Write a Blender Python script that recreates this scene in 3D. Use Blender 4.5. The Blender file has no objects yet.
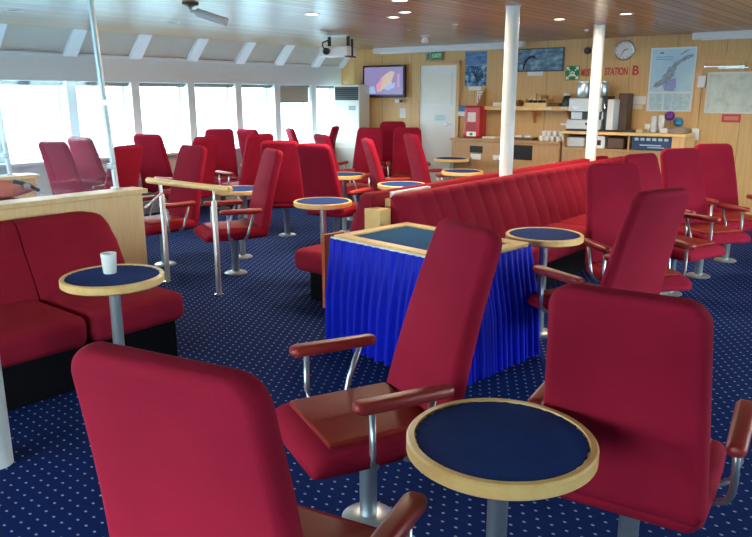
import bpy, bmesh, math, random
from mathutils import Vector, Matrix
random.seed(4)
PI = math.pi
S = bpy.context.scene
C = S.collection

# ------------------------------------------------------------------ materials
def nmat(name, col, rough=.5, metal=0., emit=None, es=0., coat=0., spec=.5):
    m = bpy.data.materials.new(name); m.use_nodes = True
    b = m.node_tree.nodes['Principled BSDF']
    b.inputs['Base Color'].default_value = (*col, 1)
    b.inputs['Roughness'].default_value = rough
    b.inputs['Metallic'].default_value = metal
    b.inputs['Specular IOR Level'].default_value = spec
    if emit:
        b.inputs['Emission Color'].default_value = (*emit, 1); b.inputs['Emission Strength'].default_value = es
    if coat: b.inputs['Coat Weight'].default_value = coat
    return m
def N(m, t, **kw):
    n = m.node_tree.nodes.new(t)
    for k, v in kw.items(): setattr(n, k, v)
    return n
def L(m, a, b): m.node_tree.links.new(a, b)
def bsdf(m): return m.node_tree.nodes['Principled BSDF']
def ramp(m, stops):
    r = N(m, 'ShaderNodeValToRGB')
    e = r.color_ramp.elements
    while len(e) < len(stops): e.new(.5)
    for i, (p, c) in enumerate(stops): e[i].position = p; e[i].color = (*c, 1)
    return r
def math_(m, op, a, b=None):
    n = N(m, 'ShaderNodeMath', operation=op)
    for i, v in enumerate((a, b)):
        if v is None: continue
        if isinstance(v, (int, float)): n.inputs[i].default_value = v
        else: L(m, v, n.inputs[i])
    return n.outputs[0]
def coords(m, scale=(1, 1, 1)):
    t = N(m, 'ShaderNodeTexCoord'); mp = N(m, 'ShaderNodeMapping'); mp.inputs['Scale'].default_value = scale
    L(m, t.outputs['Object'], mp.inputs[0]); return mp.outputs[0]
def noise(m, vec, sc, det=3, rough=.5):
    n = N(m, 'ShaderNodeTexNoise'); n.inputs['Scale'].default_value = sc; n.inputs['Detail'].default_value = det
    n.inputs['Roughness'].default_value = rough
    L(m, vec, n.inputs['Vector']); return n.outputs['Fac']
def bump(m, h, strength=.2, dist=.01):
    b = N(m, 'ShaderNodeBump'); b.inputs['Strength'].default_value = strength; b.inputs['Distance'].default_value = dist
    L(m, h, b.inputs['Height']); L(m, b.outputs[0], bsdf(m).inputs['Normal'])
def fabric(name, c0, c1, sc=500, rough=.9, bs=.25, sheen=0):
    m = nmat(name, c0, rough, spec=.15); v = coords(m)
    f = noise(m, v, sc, 2); g = noise(m, v, 5, 3)
    r = ramp(m, [(.3, c0), (.7, c1)]); L(m, math_(m, 'ADD', math_(m, 'MULTIPLY', f, .6), math_(m, 'MULTIPLY', g, .4)), r.inputs[0])
    L(m, r.outputs[0], bsdf(m).inputs['Base Color']); bump(m, f, bs, .002)
    if sheen:
        bsdf(m).inputs['Sheen Weight'].default_value = sheen
        bsdf(m).inputs['Sheen Tint'].default_value = (.9, .2, .3, 1)
    return m
def wood(name, c0, c1, scale=(14, 14, 1.2), rough=.45, coat=0.):
    m = nmat(name, c0, rough, coat=coat); v = coords(m, scale)
    f = noise(m, v, 3, 5, .6)
    r = ramp(m, [(.3, c0), (.7, c1)]); L(m, f, r.inputs[0]); L(m, r.outputs[0], bsdf(m).inputs['Base Color'])
    return m

RED = fabric('red_wool', (.25, .006, .024), (.35, .010, .036), 420, bs=.35)
REDS = fabric('sofa_wool', (.215, .006, .020), (.30, .010, .030), 420, bs=.35)
LEA = nmat('red_leather', (.30, .025, .022), .42)
SEATL = fabric('seat_leather', (.22, .018, .014), (.30, .028, .02), 60, rough=.5, bs=.08)
STEEL = nmat('grey_metal', (.42, .46, .48), .32, .75)
STEELP = nmat('satin_steel', (.72, .73, .72), .35, .6)
CHROME = nmat('chrome', (.7, .73, .75), .15, 1.)
WHITEP = nmat('white_paint', (.82, .84, .80), .35)
WHITEW = nmat('white_window_paint', (.74, .84, .88), .4)
GREYP = fabric('soffit_panel_grey', (.46, .46, .41), (.52, .52, .46), 200, bs=.1)
BLACK = nmat('black_plinth', (.004, .004, .006), .8, spec=.1)
BLACKP = nmat('black_plastic', (.012, .012, .014), .35)
OAK = wood('light_oak', (.62, .36, .14), (.74, .46, .20))
OAKT = wood('oak_edge', (.80, .48, .16), (.88, .58, .23), (6, 6, 6), .35)
PWOOD = wood('pale_partition_wood', (.80, .51, .21), (.88, .60, .29))
CAB = wood('cabinet_wood', (.42, .24, .10), (.52, .32, .15))
WHITE = nmat('white_plastic', (.8, .81, .8), .35)
PAPER = nmat('paper', (.82, .82, .78), .8)
CERAM = nmat('white_ceramic', (.85, .85, .82), .15)
ALU = nmat('brushed_steel', (.62, .64, .65), .28, .9)
CASE = nmat('steel_casing', (.55, .56, .56), .35, .35)
DARKW = nmat('dark_brown_panel', (.10, .055, .035), .5)
REDBOX = nmat('red_plastic', (.55, .012, .02), .3)
REDTXT = nmat('red_lettering', (.60, .02, .02), .5)
GREEN = nmat('green_sign', (.01, .22, .05), .5)
WSIGN = nmat('white_print', (.85, .88, .8), .6)

# carpet: staggered pale dashes on navy
CARPET = nmat('navy_carpet', (.005, .012, .06), .95, spec=.1)
def build_carpet(m):
    v = coords(m); s = N(m, 'ShaderNodeSeparateXYZ'); L(m, v, s.inputs[0])
    c, sn = math.cos(.0), math.sin(.0)
    x, y = s.outputs[0], s.outputs[1]
    px, py = .062, .05
    row = math_(m, 'FLOOR', math_(m, 'DIVIDE', y, py))
    off = math_(m, 'MULTIPLY', math_(m, 'MODULO', math_(m, 'ABSOLUTE', row), 2.), .5)
    fx = math_(m, 'FRACT', math_(m, 'ADD', math_(m, 'DIVIDE', x, px), off))
    fy = math_(m, 'FRACT', math_(m, 'DIVIDE', y, py))
    dx = math_(m, 'MULTIPLY', math_(m, 'SUBTRACT', fx, .5), px)
    dy = math_(m, 'MULTIPLY', math_(m, 'SUBTRACT', fy, .5), py)
    a = math_(m, 'ADD', dx, dy); b = math_(m, 'SUBTRACT', dx, dy)
    q = math_(m, 'ADD', math_(m, 'POWER', math_(m, 'DIVIDE', dx, .0072), 2.), math_(m, 'POWER', math_(m, 'DIVIDE', dy, .005), 2.))
    mask = math_(m, 'LESS_THAN', q, 1.)
    f = noise(m, v, 260, 2)
    r = ramp(m, [(.3, (.002, .010, .075)), (.75, (.005, .024, .13))]); L(m, f, r.inputs[0])
    mx = N(m, 'ShaderNodeMix', data_type='RGBA')
    L(m, mask, mx.inputs[0]); L(m, r.outputs[0], mx.inputs[6]); mx.inputs[7].default_value = (.30, .38, .55, 1)
    L(m, mx.outputs[2], bsdf(m).inputs['Base Color']); bump(m, f, .4, .004)
build_carpet(CARPET)
INLAY = fabric('navy_table_inlay', (.006, .026, .14), (.014, .055, .25), 300, bs=.5)
TEAL = fabric('blue_green_table_inlay', (.002, .09, .26), (.004, .13, .34), 300, bs=.4)
SKIRT = fabric('royal_blue_satin', (.004, .010, .42), (.007, .02, .56), 200, rough=.5, bs=.1)

# ceiling: glossy wood planks running along y
CEIL = nmat('ceiling_planks', (.4, .25, .12), .3, spec=.45)
def build_ceil(m):
    v = coords(m); s = N(m, 'ShaderNodeSeparateXYZ'); L(m, v, s.inputs[0])
    q = math_(m, 'DIVIDE', s.outputs[0], .13)
    fr = math_(m, 'FRACT', q); pl = math_(m, 'FLOOR', q)
    wn = N(m, 'ShaderNodeTexWhiteNoise', noise_dimensions='1D'); L(m, pl, wn.inputs['W'])
    v2 = coords(m, (10, .7, 1)); f = noise(m, v2, 3, 4, .6)
    t = math_(m, 'ADD', math_(m, 'MULTIPLY', f, .6), math_(m, 'MULTIPLY', wn.outputs[0], .4))
    r = ramp(m, [(.25, (.36, .215, .098)), (.75, (.56, .365, .18))]); L(m, t, r.inputs[0])
    g = math_(m, 'LESS_THAN', math_(m, 'ABSOLUTE', math_(m, 'SUBTRACT', fr, .5)), .44)
    mx = N(m, 'ShaderNodeMix', data_type='RGBA'); L(m, g, mx.inputs[0]); mx.inputs[6].default_value = (.10, .06, .03, 1); L(m, r.outputs[0], mx.inputs[7])
    L(m, mx.outputs[2], bsdf(m).inputs['Base Color']); bump(m, g, .5, .006); bsdf(m).inputs['Coat Weight'].default_value = .05; bsdf(m).inputs['Coat Roughness'].default_value = .12
build_ceil(CEIL)
# back wall veneer with fine vertical panel joints
WALL = nmat('oak_veneer_wall', (.6, .38, .18), .5)
def build_wall(m):
    v = coords(m); s = N(m, 'ShaderNodeSeparateXYZ'); L(m, v, s.inputs[0])
    f = noise(m, coords(m, (16, 16, .6)), 2.5, 5, .6)
    r = ramp(m, [(.3, (.62, .36, .135)), (.7, (.74, .465, .19))]); L(m, f, r.inputs[0])
    fr = math_(m, 'FRACT', math_(m, 'DIVIDE', s.outputs[0], .6))
    g = math_(m, 'LESS_THAN', fr, .012)
    mx = N(m, 'ShaderNodeMix', data_type='RGBA'); L(m, g, mx.inputs[0]); L(m, r.outputs[0], mx.inputs[6]); mx.inputs[7].default_value = (.33, .19, .08, 1)
    L(m, mx.outputs[2], bsdf(m).inputs['Base Color'])
build_wall(WALL)

def glassmat(name, tint, refl=.08, haze=0., hz=(.8, .9, 1)):
    m = bpy.data.materials.new(name); m.use_nodes = True
    nt = m.node_tree; nt.nodes.clear()
    out = N(m, 'ShaderNodeOutputMaterial'); tr = N(m, 'ShaderNodeBsdfTransparent'); tr.inputs[0].default_value = (*tint, 1)
    gl = N(m, 'ShaderNodeBsdfGlossy'); gl.inputs['Roughness'].default_value = .02
    mx = N(m, 'ShaderNodeMixShader'); mx.inputs[0].default_value = refl
    L(m, tr.outputs[0], mx.inputs[1]); L(m, gl.outputs[0], mx.inputs[2])
    last = mx.outputs[0]
    if haze:
        d = N(m, 'ShaderNodeBsdfTranslucent'); d.inputs[0].default_value = (*hz, 1)
        m2 = N(m, 'ShaderNodeMixShader'); m2.inputs[0].default_value = haze
        L(m, last, m2.inputs[1]); L(m, d.outputs[0], m2.inputs[2]); last = m2.outputs[0]
    L(m, last, out.inputs[0]); return m
GLASS = glassmat('window_glass', (.97, .985, .99), .05)
SCREEN = glassmat('hazy_screen_glass', (.93, .97, 1.), .05, .015, (.5,.7,1))  # clear glass with a thin bluish translucent haze mixed in

# ------------------------------------------------------------------ mesh helpers
def link(name, bm, m, parent=None, smooth=False, loc=None, M=None):
    me = bpy.data.meshes.new(name)
    bmesh.ops.recalc_face_normals(bm, faces=bm.faces[:])
    if M is not None: bm.transform(M)
    if smooth:
        for f in bm.faces: f.smooth = True
    bm.to_mesh(me); bm.free()
    o = bpy.data.objects.new(name, me); C.objects.link(o)
    if m: me.materials.append(m)
    if smooth == 'auto':
        try: me.set_sharp_from_angle(angle=math.radians(40))
        except Exception: pass
    if parent: o.parent = parent
    if loc: o.location = loc
    return o
def box(bm, x0, x1, y0, y1, z0, z1, bev=0., seg=2):
    g = bmesh.ops.create_cube(bm, size=1)
    for v in g['verts']:
        v.co = Vector(((x0+x1)/2+v.co.x*(x1-x0), (y0+y1)/2+v.co.y*(y1-y0), (z0+z1)/2+v.co.z*(z1-z0)))
    if bev:
        es = list({e for v in g['verts'] for e in v.link_edges})
        r = bmesh.ops.bevel(bm, geom=es, offset=bev, segments=seg, profile=.5, affect='EDGES')
    return bm
def B(*a, **k): return box(bmesh.new(), *a, **k)
def lathe(bm, prof, seg=32, cx=0, cy=0, M=None):
    rings = []
    for r, z in prof:
        if r < 1e-5: rings.append([bm.verts.new((cx, cy, z))])
        else: rings.append([bm.verts.new((cx+r*math.cos(2*PI*i/seg), cy+r*math.sin(2*PI*i/seg), z)) for i in range(seg)])
    for a, b in zip(rings, rings[1:]):
        if len(a) == 1 and len(b) == 1: continue
        for i in range(seg):
            j = (i+1) % seg
            if len(a) == 1: bm.faces.new((a[0], b[i], b[j]))
            elif len(b) == 1: bm.faces.new((a[i], a[j], b[0]))
            else: bm.faces.new((a[i], a[j], b[j], b[i]))
    if M is not None: bmesh.ops.transform(bm, matrix=M, verts=[v for r in rings for v in r])
    return bm
def loft(bm, rings, cap=True, close=True):
    R = [[bm.verts.new(p) for p in r] for r in rings]
    n = len(R[0])
    for a, b in zip(R, R[1:]):
        for i in range(n if close else n-1):
            j = (i+1) % n; bm.faces.new((a[i], a[j], b[j], b[i]))
    if cap: bm.faces.new(R[0][::-1]); bm.faces.new(R[-1])
    return bm
def tube(bm, pts, r, seg=10):
    pts = [Vector(p) for p in pts]; rings = []
    up = Vector((0, 0, 1))
    for i, p in enumerate(pts):
        d = (pts[min(i+1, len(pts)-1)]-pts[max(i-1, 0)]).normalized()
        a = d.cross(up if abs(d.z) < .95 else Vector((1, 0, 0))).normalized(); b = d.cross(a)
        rings.append([p+r*(math.cos(2*PI*k/seg)*a+math.sin(2*PI*k/seg)*b) for k in range(seg)])
    return loft(bm, rings)
def rrect(w, h, r, n=5):
    r = min(r, w/2-1e-4, h/2-1e-4); pts = []
    for cx, cy, a0 in ((w/2-r, h/2-r, 0), (-w/2+r, h/2-r, 90), (-w/2+r, -h/2+r, 180), (w/2-r, -h/2+r, 270)):
        for k in range(n+1):
            a = math.radians(a0+90*k/n); pts.append((cx+r*math.cos(a), cy+r*math.sin(a)))
    return pts
def soft(x0, x1, y0, y1, z0, z1, r, seg=4):
    return box(bmesh.new(), x0, x1, y0, y1, z0, z1, r, seg)
def slab_poly(bm, pts, d0, d1, axis='y'):
    # pts (a, z) polygon extruded along y (or x)
    f = (lambda a, z, d: (a, d, z)) if axis == 'y' else (lambda a, z, d: (d, a, z))
    return loft(bm, [[f(a, z, d0) for a, z in pts], [f(a, z, d1) for a, z in pts]])

def tag(o, label, cat, group=None):
    o['label'] = label; o['category'] = cat
    if group: o['group'] = group
    return o
def thing(name, label, cat, loc=(0, 0, 0), rz=0., group=None):
    o = bpy.data.objects.new(name, None); C.objects.link(o); o.empty_display_size = .1
    o.location = loc; o.rotation_euler = (0, 0, rz)
    return tag(o, label, cat, group)
def struct(name, bm, m, parent=None, smooth=False, loc=None, M=None):
    o = link(name, bm, m, parent, smooth, loc, M)
    if parent is None: o['kind'] = 'structure'
    return o
def sempty(name, loc=(0, 0, 0), rz=0):
    o = bpy.data.objects.new(name, None); C.objects.link(o); o.location = loc; o.rotation_euler = (0, 0, rz); o['kind'] = 'structure'; return o
def dup(root, loc, rz, label):
    r = root.copy(); C.objects.link(r); r.location = loc; r.rotation_euler = (0, 0, rz); r['label'] = label
    for ch in list(root.children):
        c = ch.copy(); C.objects.link(c); c.parent = r
        for g in list(ch.children):
            d = g.copy(); C.objects.link(d); d.parent = c
    return r
def text_mesh(name, s, size, m, parent, M, ext=.002, bold=0., sx=1.):
    cu = bpy.data.curves.new(name, 'FONT'); cu.body = s; cu.size = size; cu.extrude = ext; cu.offset = bold
    cu.align_x = 'CENTER'; cu.align_y = 'CENTER'
    t = bpy.data.objects.new('tmp', cu); C.objects.link(t)
    bpy.context.view_layer.update()
    me = bpy.data.meshes.new_from_object(t.evaluated_get(bpy.context.evaluated_depsgraph_get()))
    bpy.data.objects.remove(t)
    me.name = name; me.transform(M @ Matrix.Diagonal((sx, 1, 1, 1))); me.materials.clear(); me.materials.append(m)
    o = bpy.data.objects.new(name, me); C.objects.link(o)
    if parent: o.parent = parent
    return o

# ------------------------------------------------------------------ room shell
CZ = 2.4; WX = -8.8; RX = 2.7; FY = -2.7
WA = math.radians(2.29)
OW = Vector((-8.5, 9.78, 0))
def wl(s, z, off=0.):          # a point on the back wall: s metres along it, off metres in front of it
    return Vector((OW.x+s*math.cos(WA)+off*math.sin(WA), OW.y+s*math.sin(WA)-off*math.cos(WA), z))
struct('floor', B(WX-.26, RX+.17, FY-.17, 10.5, -.1, 0), CARPET)
struct('ceiling', B(-8.5, RX+.17, FY-.17, 10.5, CZ, CZ+.1), CEIL)
bw = struct('wall_back', B(-.5, 11.5, 0, .12, 0, CZ), WALL, loc=OW); bw.rotation_euler = (0, 0, WA)

POST = [-2.6+.9*0, -1.7, -.8, .1, 1.0, 1.9, 2.8, 3.75, 4.70, 5.61, 6.52, 7.40, 8.21, 9.06]
ENDY = 9.66
# left wall: dado, band above windows, posts, reveals
bm = bmesh.new()
box(bm, WX-.26, WX, FY-.17, 9.9, 0, .84)
box(bm, WX-.26, WX, FY-.17, 9.9, 1.80, 2.12)
for p in POST: box(bm, WX-.26, WX, p-.07, p+.055, .84, 1.80)
box(bm, WX-.26, WX, ENDY, 9.9, .84, 1.80)
struct('wall_left', bm, WHITEW)
struct('trim_1', B(WX-.02, WX+.16, FY, 9.8, .80, .845, bev=.008), WHITEW)      # window ledge
struct('trim_2', B(WX-.01, WX+.035, FY, 9.8, 2.105, 2.135, bev=.006), WHITEW)     # moulding under the slanted panels
bm = slab_poly(bmesh.new(), [(WX, 2.12), (-8.5, CZ), (-8.5, CZ+.1), (WX-.26, CZ+.1), (WX-.26, 2.12)], FY-.17, 9.95)
struct('trim_3', bm, GREYP)                                                     # slanted soffit panels
for i, p in enumerate(POST+[9.72]):
    w = .085 if i < len(POST) else .05
    bm = slab_poly(bmesh.new(), [(WX+.001, 2.10), (WX+.05, 2.10), (-8.45, CZ-.001), (-8.52, CZ-.001), (WX+.001, 2.135)], p-w, p+w)
    struct('trim_%d' % (4+i), bm, WHITEW)
nwin = 0
def window_x(x, y0, y1, z0, z1, d):
    global nwin; nwin += 1
    w = sempty('window_%d' % nwin, (x, (y0+y1)/2, z0)); hy = (y1-y0)/2; h = z1-z0
    bm = bmesh.new(); t = .03
    for a in ((-.03, .03, -hy, hy, 0, t), (-.03, .03, -hy, hy, h-t, h), (-.03, .03, -hy, -hy+t, t, h-t), (-.03, .03, hy-t, hy, t, h-t)): box(bm, *a)
    link('window_frame', bm, WHITEW, w)
    link('pane', B(-.004, .004, -hy+t, hy-t, t, h-t), GLASS, w)
ys = [(a+.055, b-.07) for a, b in zip(POST, POST[1:]+[ENDY+.07])]
for a, b in ys: window_x(WX-.22, a, b, .845, 1.80, .17)
BL = nmat('roller_blind_cloth', (.22, .21, .18), .85)
BLL = nmat('lowered_blind_cloth', (.36, .35, .29), .85)
proto = None
names = ['behind the table with the mug end of the lounge']
vis = {7: 'in the second window bay from the left edge', 8: 'in the bay right of the glass screen post', 9: 'in the bay behind the handrail chairs', 10: 'two bays left of the lowered blind', 11: 'directly left of the lowered blind', 13: 'in the last bay before the air conditioner', 6: 'in the bay at the left photo edge'}
for k, (a, b) in enumerate(ys):
    if k not in vis and k != 12: continue
    low = k == 12
    z0 = 1.52 if low else 1.755
    lab = 'beige roller blind pulled partly down over a window near the projector' if low else 'rolled up grey roller blind, ' + vis[k]
    o = thing('roller_blind', lab, 'blind', (WX-.05, (a+b)/2, 1.78), 0, 'roller blinds on the left windows')
    hy = (b-a)/2-.01
    link('roller', lathe(bmesh.new(), [(0, -hy), (.018, -hy), (.018, hy), (0, hy)], 14, M=Matrix.Rotation(PI/2, 4, 'X')), BL, o, 'auto')
    link('blind_cloth', B(-.022, -.018, -hy, hy, z0-1.78, 0), BLL if low else BL, o)
    link('bottom_bar', B(-.026, -.012, -hy, hy, z0-1.79, z0-1.775, bev=.003), BL, o)

# right wall and the wall behind the viewer: unseen, big windows, some bays closed to steer the light
bm = bmesh.new()
box(bm, RX, RX+.17, FY-.17, 10.5, 0, .84); box(bm, RX, RX+.17, FY-.17, 10.5, 1.9, CZ)
RP = [FY+.05+k*1.2 for k in range(12)]
for p in RP: box(bm, RX, RX+.17, p-.05, p+.05, .84, 1.9)
box(bm, RX, RX+.17, FY, RP[5], .84, 1.9)  # solid infill added over the nearer bays so less light enters from the right
struct('wall_right', bm, WHITEW)
for a, b in zip(RP, RP[1:]):
    if b < 10.2 and a > RP[5]-.01: window_x(RX+.13, a+.05, b-.05, .84, 1.9, .17)
bm = bmesh.new()
box(bm, WX, RX, FY-.17, FY, 0, .84); box(bm, WX, RX, FY-.17, FY, 1.9, CZ)
FP = [WX+.05+k*1.14 for k in range(11)]
for p in FP: box(bm, p-.05, p+.05, FY-.17, FY, .84, 1.9)
box(bm, FP[8], RX, FY-.17, FY, .84, 1.9)  # right end filled in too, keeping the light coming from the left
struct('wall_front', bm, WHITEW)
for a, b in zip(FP[:8], FP[1:9]):
    nwin += 1
    w = sempty('window_%d' % nwin, ((a+b)/2, FY-.13, .84)); hx = (b-a)/2-.05; h = 1.06
    bm = bmesh.new(); t = .03
    for q in ((-hx, hx, -.03, .03, 0, t), (-hx, hx, -.03, .03, h-t, h), (-hx, -hx+t, -.03, .03, t, h-t), (hx-t, hx, -.03, .03, t, h-t)): box(bm, *q)
    link('window_frame', bm, WHITEW, w); link('pane', B(-hx+t, hx-t, -.004, .004, t, h-t), GLASS, w)

# ------------------------------------------------------------------ doors and things on the back wall
def onwall(name, label, cat, s, z, off=0., group=None): 
    p = wl(s, z, off); return thing(name, label, cat, p, WA, group)      # local x along the wall, -y into the room
d = sempty('door_1', wl(1.755, 0, 0), WA)
bm = bmesh.new()
box(bm, -.40, -.345, -.05, .02, 0, 2.16); box(bm, .345, .40, -.05, .02, 0, 2.16); box(bm, -.40, .40, -.05, .02, 2.10, 2.16)
link('door_frame', bm, OAK, d)
DOORW = nmat('door_white', (.78, .78, .74), .3)
link('door_leaf', B(-.345, .345, -.035, 0, .01, 2.10, bev=.004), DOORW, d)
bm = bmesh.new()
for q in ((-.285, .265, 1.97, 1.99), (-.285, .265, 1.48, 1.50), (-.285, -.265, 1.5, 1.97), (.245, .265, 1.5, 1.97)): box(bm, q[0], q[1], -.045, -.03, q[2], q[3])
link('window_trim', bm, WHITE, d)
link('frosted_window', B(-.265, .245, -.04, -.03, 1.5, 1.97), nmat('frosted_glass', (.80, .76, .66), .25), d)
bm = B(.26, .275, -.08, -.035, 1.165, 1.185); box(bm, .17, .275, -.09, -.075, 1.165, 1.185, bev=.004)
link('door_handle', bm, CHROME, d)
bm = B(-.06, .17, -.0375, -.034, 1.22, 1.33); link('door_notice', bm, nmat('pale_blue_notice', (.62, .78, .80), .6), d)
box_ = bmesh.new()
for i in range(3): box(box_, -.03, .14, -.0392, -.0374, 1.245+i*.028, 1.253+i*.028)
link('notice_print', box_, nmat('grey_print', (.35, .45, .5), .7), d)

d2 = sempty('door_2', wl(6.25, 0, 0), WA)
bm = bmesh.new()
box(bm, -.56, -.49, -.06, .02, 0, 2.12); box(bm, .49, .56, -.06, .02, 0, 2.12); box(bm, -.56, .56, -.06, .02, 2.05, 2.12)
link('door_frame', bm, OAK, d2)
link('door_leaf', B(-.49, .49, -.03, 0, .01, 2.05), WALL, d2)
bm = B(-.22, -.02, -.10, -.03, 1.945, 1.995, bev=.008)
link('door_closer', bm, CASE, d2)
bm = B(-.47, .0, -.115, -.10, 1.975, 1.985); box(bm, -.47, -.455, -.115, -.06, 1.965, 1.995); box(bm, -.30, .05, -.125, -.115, 1.955, 1.965)
link('closer_arm', bm, CHROME, d2)
bm = B(.36, .43, -.04, -.03, .95, 1.15, bev=.004); tube(bm, [(.40, -.035, 1.05), (.40, -.085, 1.05), (.29, -.085, 1.05)], .009)
link('door_handle', bm, CHROME, d2)

def picmat(name, stops, scale, sc=3, det=5, dist=0.):
    m = nmat(name, stops[0][1], .45); v = coords(m, scale)
    f = noise(m, v, sc, det, .6); r = ramp(m, stops); L(m, f, r.inputs[0]); L(m, r.outputs[0], bsdf(m).inputs['Base Color']); return m
# television
o = onwall('television', 'wall mounted television showing a purple weather map', 'television', .69, 1.86)
link('bezel', B(-.44, .44, -.09, -.03, -.265, .265, bev=.008), BLACKP, o)
link('wall_bracket', B(-.2, .2, -.031, 0, -.15, .15), BLACKP, o)
def emat(name, col, es): return nmat(name, (0.01, 0.01, 0.01), .3, emit=col, es=es)
link('screen', B(-.405, .405, -.0925, -.089, -.215, .235), emat('screen_purple', (.30, .26, .50), .55), o)
land = [(-.12, -.13), (-.09, -.02), (-.02, .06), (.05, .12), (.15, .17), (.24, .15), (.20, .06), (.17, .0), (.2, -.05), (.1, -.08), (.03, -.1), (-.02, -.14), (-.07, -.17)]
link('map_land', slab_poly(bmesh.new(), land, -.0935, -.0925), emat('screen_land', (.62, .50, .42), .6), o)
link('map_warm_zone', slab_poly(bmesh.new(), [(-.13, -.17), (-.15, -.06), (-.08, -.0), (-.03, .08), (0, .05), (-.04, -.05), (-.06, -.13), (-.09, -.18)], -.0942, -.0936), emat('screen_pink', (.75, .32, .42), .6), o)
link('map_sea', slab_poly(bmesh.new(), [(-.34, -.2), (-.3, -.1), (-.2, -.07), (-.15, -.2)], -.094, -.0926), emat('screen_blue', (.35, .5, .8), .6), o)
link('map_lake', slab_poly(bmesh.new(), [(.0, -.12), (.1, -.06), (.25, -.02), (.24, -.1), (.1, -.15)], -.0942, -.0936), emat('screen_blue_pale', (.35, .5, .8), .6), o)
link('screen_caption', B(.29, .34, -.094, -.0926, -.1, .12), emat('screen_caption', (.62, .4, .6), .5), o)
o = tag(link('notice_sheet', B(-.06, .06, -.005, 0, -.08, .08), PAPER, None, loc=wl(1.04, 1.34, .004)), 'small white notice pinned below the television', 'notice'); o.rotation_euler.z = WA
o = onwall('wall_socket_box', 'small black and white cable box under the right end of the television', 'cable box', 1.0, 1.53)
link('housing', B(-.09, .05, -.06, 0, -.025, .03, bev=.006), WHITE, o); link('plug', B(.01, .08, -.075, -.06, -.02, .03, bev=.005), BLACKP, o)

# exit sign
o = onwall('exit_sign', 'green EXIT sign with a running figure above the white door', 'sign', 1.67, 2.245)
link('sign_box', B(-.165, .165, -.05, 0, -.065, .065, bev=.004), nmat('exit_housing', (.35, .34, .26), .4), o)
link('sign_face', B(-.045, .158, -.054, -.05, -.058, .058), nmat('exit_green', (.005, .06, .02), .4, emit=(.005, .12, .04), es=.2), o)
RX90 = Matrix.Rotation(PI/2, 4, 'X')
text_mesh('sign_lettering', 'EXIT', .085, emat('exit_letters', (.45, .8, .5), .45), o, Matrix.Translation((.057, -.055, 0)) @ RX90)
bm = lathe(bmesh.new(), [(0, -.002), (.013, -.002), (.013, .002), (0, .002)], 14, M=Matrix.Translation((-.10, -.052, .035)) @ RX90)
for seg in ([(-.10, .02), (-.105, -.015)], [(-.105, -.015), (-.075, -.03), (-.075, -.05)], [(-.105, -.015), (-.12, -.04), (-.14, -.045)], [(-.10, .015), (-.075, .0)], [(-.10, .015), (-.125, .01), (-.135, -.01)]):
    tube(bm, [(a, -.052, z) for a, z in seg], .006, 6)
link('running_figure', bm, GREEN, o)

# screen cases under the ceiling
def screen_case(s0, s1, lab):
    o = onwall('projection_screen_case', lab, 'screen case', (s0+s1)/2, 2.36, .10)
    h = (s1-s0)/2
    link('casing', B(-h, h, -.05, .05, -.04, .04, bev=.006), WHITE, o)
    for q in (-1, 1): link('end_cap', B(q*h-.012, q*h+.012, -.053, .053, -.043, .04, bev=.004), WHITE, o)
    link('pull_bar', B(-h+.1, h-.1, -.012, .012, -.055, -.04), WHITE, o)
    return o
screen_case(.53, 3.26, 'long white projection screen case above the television and the white door')
screen_case(5.62, 7.6, 'white projection screen case above the right hand wooden door')

# posters
o = onwall('wall_poster', 'upright blue sea poster of two photos right of the white door', 'poster', 2.42, 2.03)
SEA = picmat('sea_photo', [(.3, (.02, .09, .28)), (.7, (.16, .34, .58))], (2, 1, 14), 3)
SEA2 = picmat('ice_photo', [(.35, (.01, .03, .08)), (.5, (.05, .2, .4)), (.68, (.45, .62, .72))], (6, 1, 6), 2)
link('upper_photo', B(-.19, .19, -.006, 0, .06, .26), SEA, o); link('lower_photo', B(-.19, .19, -.006, 0, -.26, .055), SEA2, o)
bm = bmesh.new()
for k in range(9):
    a = k/8*PI*.9; tube(bm, [(-.02+.03*math.cos(a), -.007, -.2+.02*k), (.02+.13*math.cos(a), -.007, -.12+.16*math.sin(a))], .008, 5)
link('dark_silhouette', bm, nmat('silhouette_navy', (.01, .03, .07), .6), o)
o = tag(link('notice_sheet', B(-.11, .11, -.005, 0, -.03, .03), PAPER, loc=wl(2.41, 1.735, .004)), 'white caption strip just under the upright sea poster', 'notice'); o.rotation_euler.z = WA
o = onwall('notice_sheet', 'white sheet with red print below the upright sea poster', 'notice', 2.53, 1.60)
link('sheet', B(-.075, .075, -.005, 0, -.09, .09), PAPER, o)
bm = bmesh.new(); box(bm, -.06, .06, -.007, -.005, .055, .07)
for k in range(3): box(bm, -.055+k*.04, -.035+k*.04, -.007, -.005, -.06, .035)
link('red_print', bm, nmat('faded_red_print', (.7, .25, .2), .7), o)
o = onwall('wall_picture', 'wide framed picture of a grey blue sea creature and waves', 'picture', 3.5, 2.135)
SEA3 = picmat('wave_photo', [(.3, (.02, .06, .12)), (.5, (.10, .22, .34)), (.72, (.50, .58, .62))], (3, 1, 7), 2.2)
link('frame', B(-.36, .36, -.025, 0, -.165, .165, bev=.004), nmat('picture_edge', (.02, .05, .09), .4), o)
link('print', B(-.345, .345, -.028, -.025, -.15, .15), SEA3, o)
bm = tube(bmesh.new(), [(-.13+.13*math.cos(a), -.03, -.15+.20*math.sin(a)) for a in [PI*(.98-.62*k/10) for k in range(11)]], .014, 6)
link('dark_arc', bm, nmat('arc_navy', (.008, .02, .05), .5), o)
o = tag(link('caption_plate', B(-.125, .125, -.006, 0, -.035, .035, bev=.002), PAPER, loc=wl(3.425, 1.945, .004)), 'white caption plate under the wide sea picture', 'plate'); o.rotation_euler.z = WA

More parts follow.
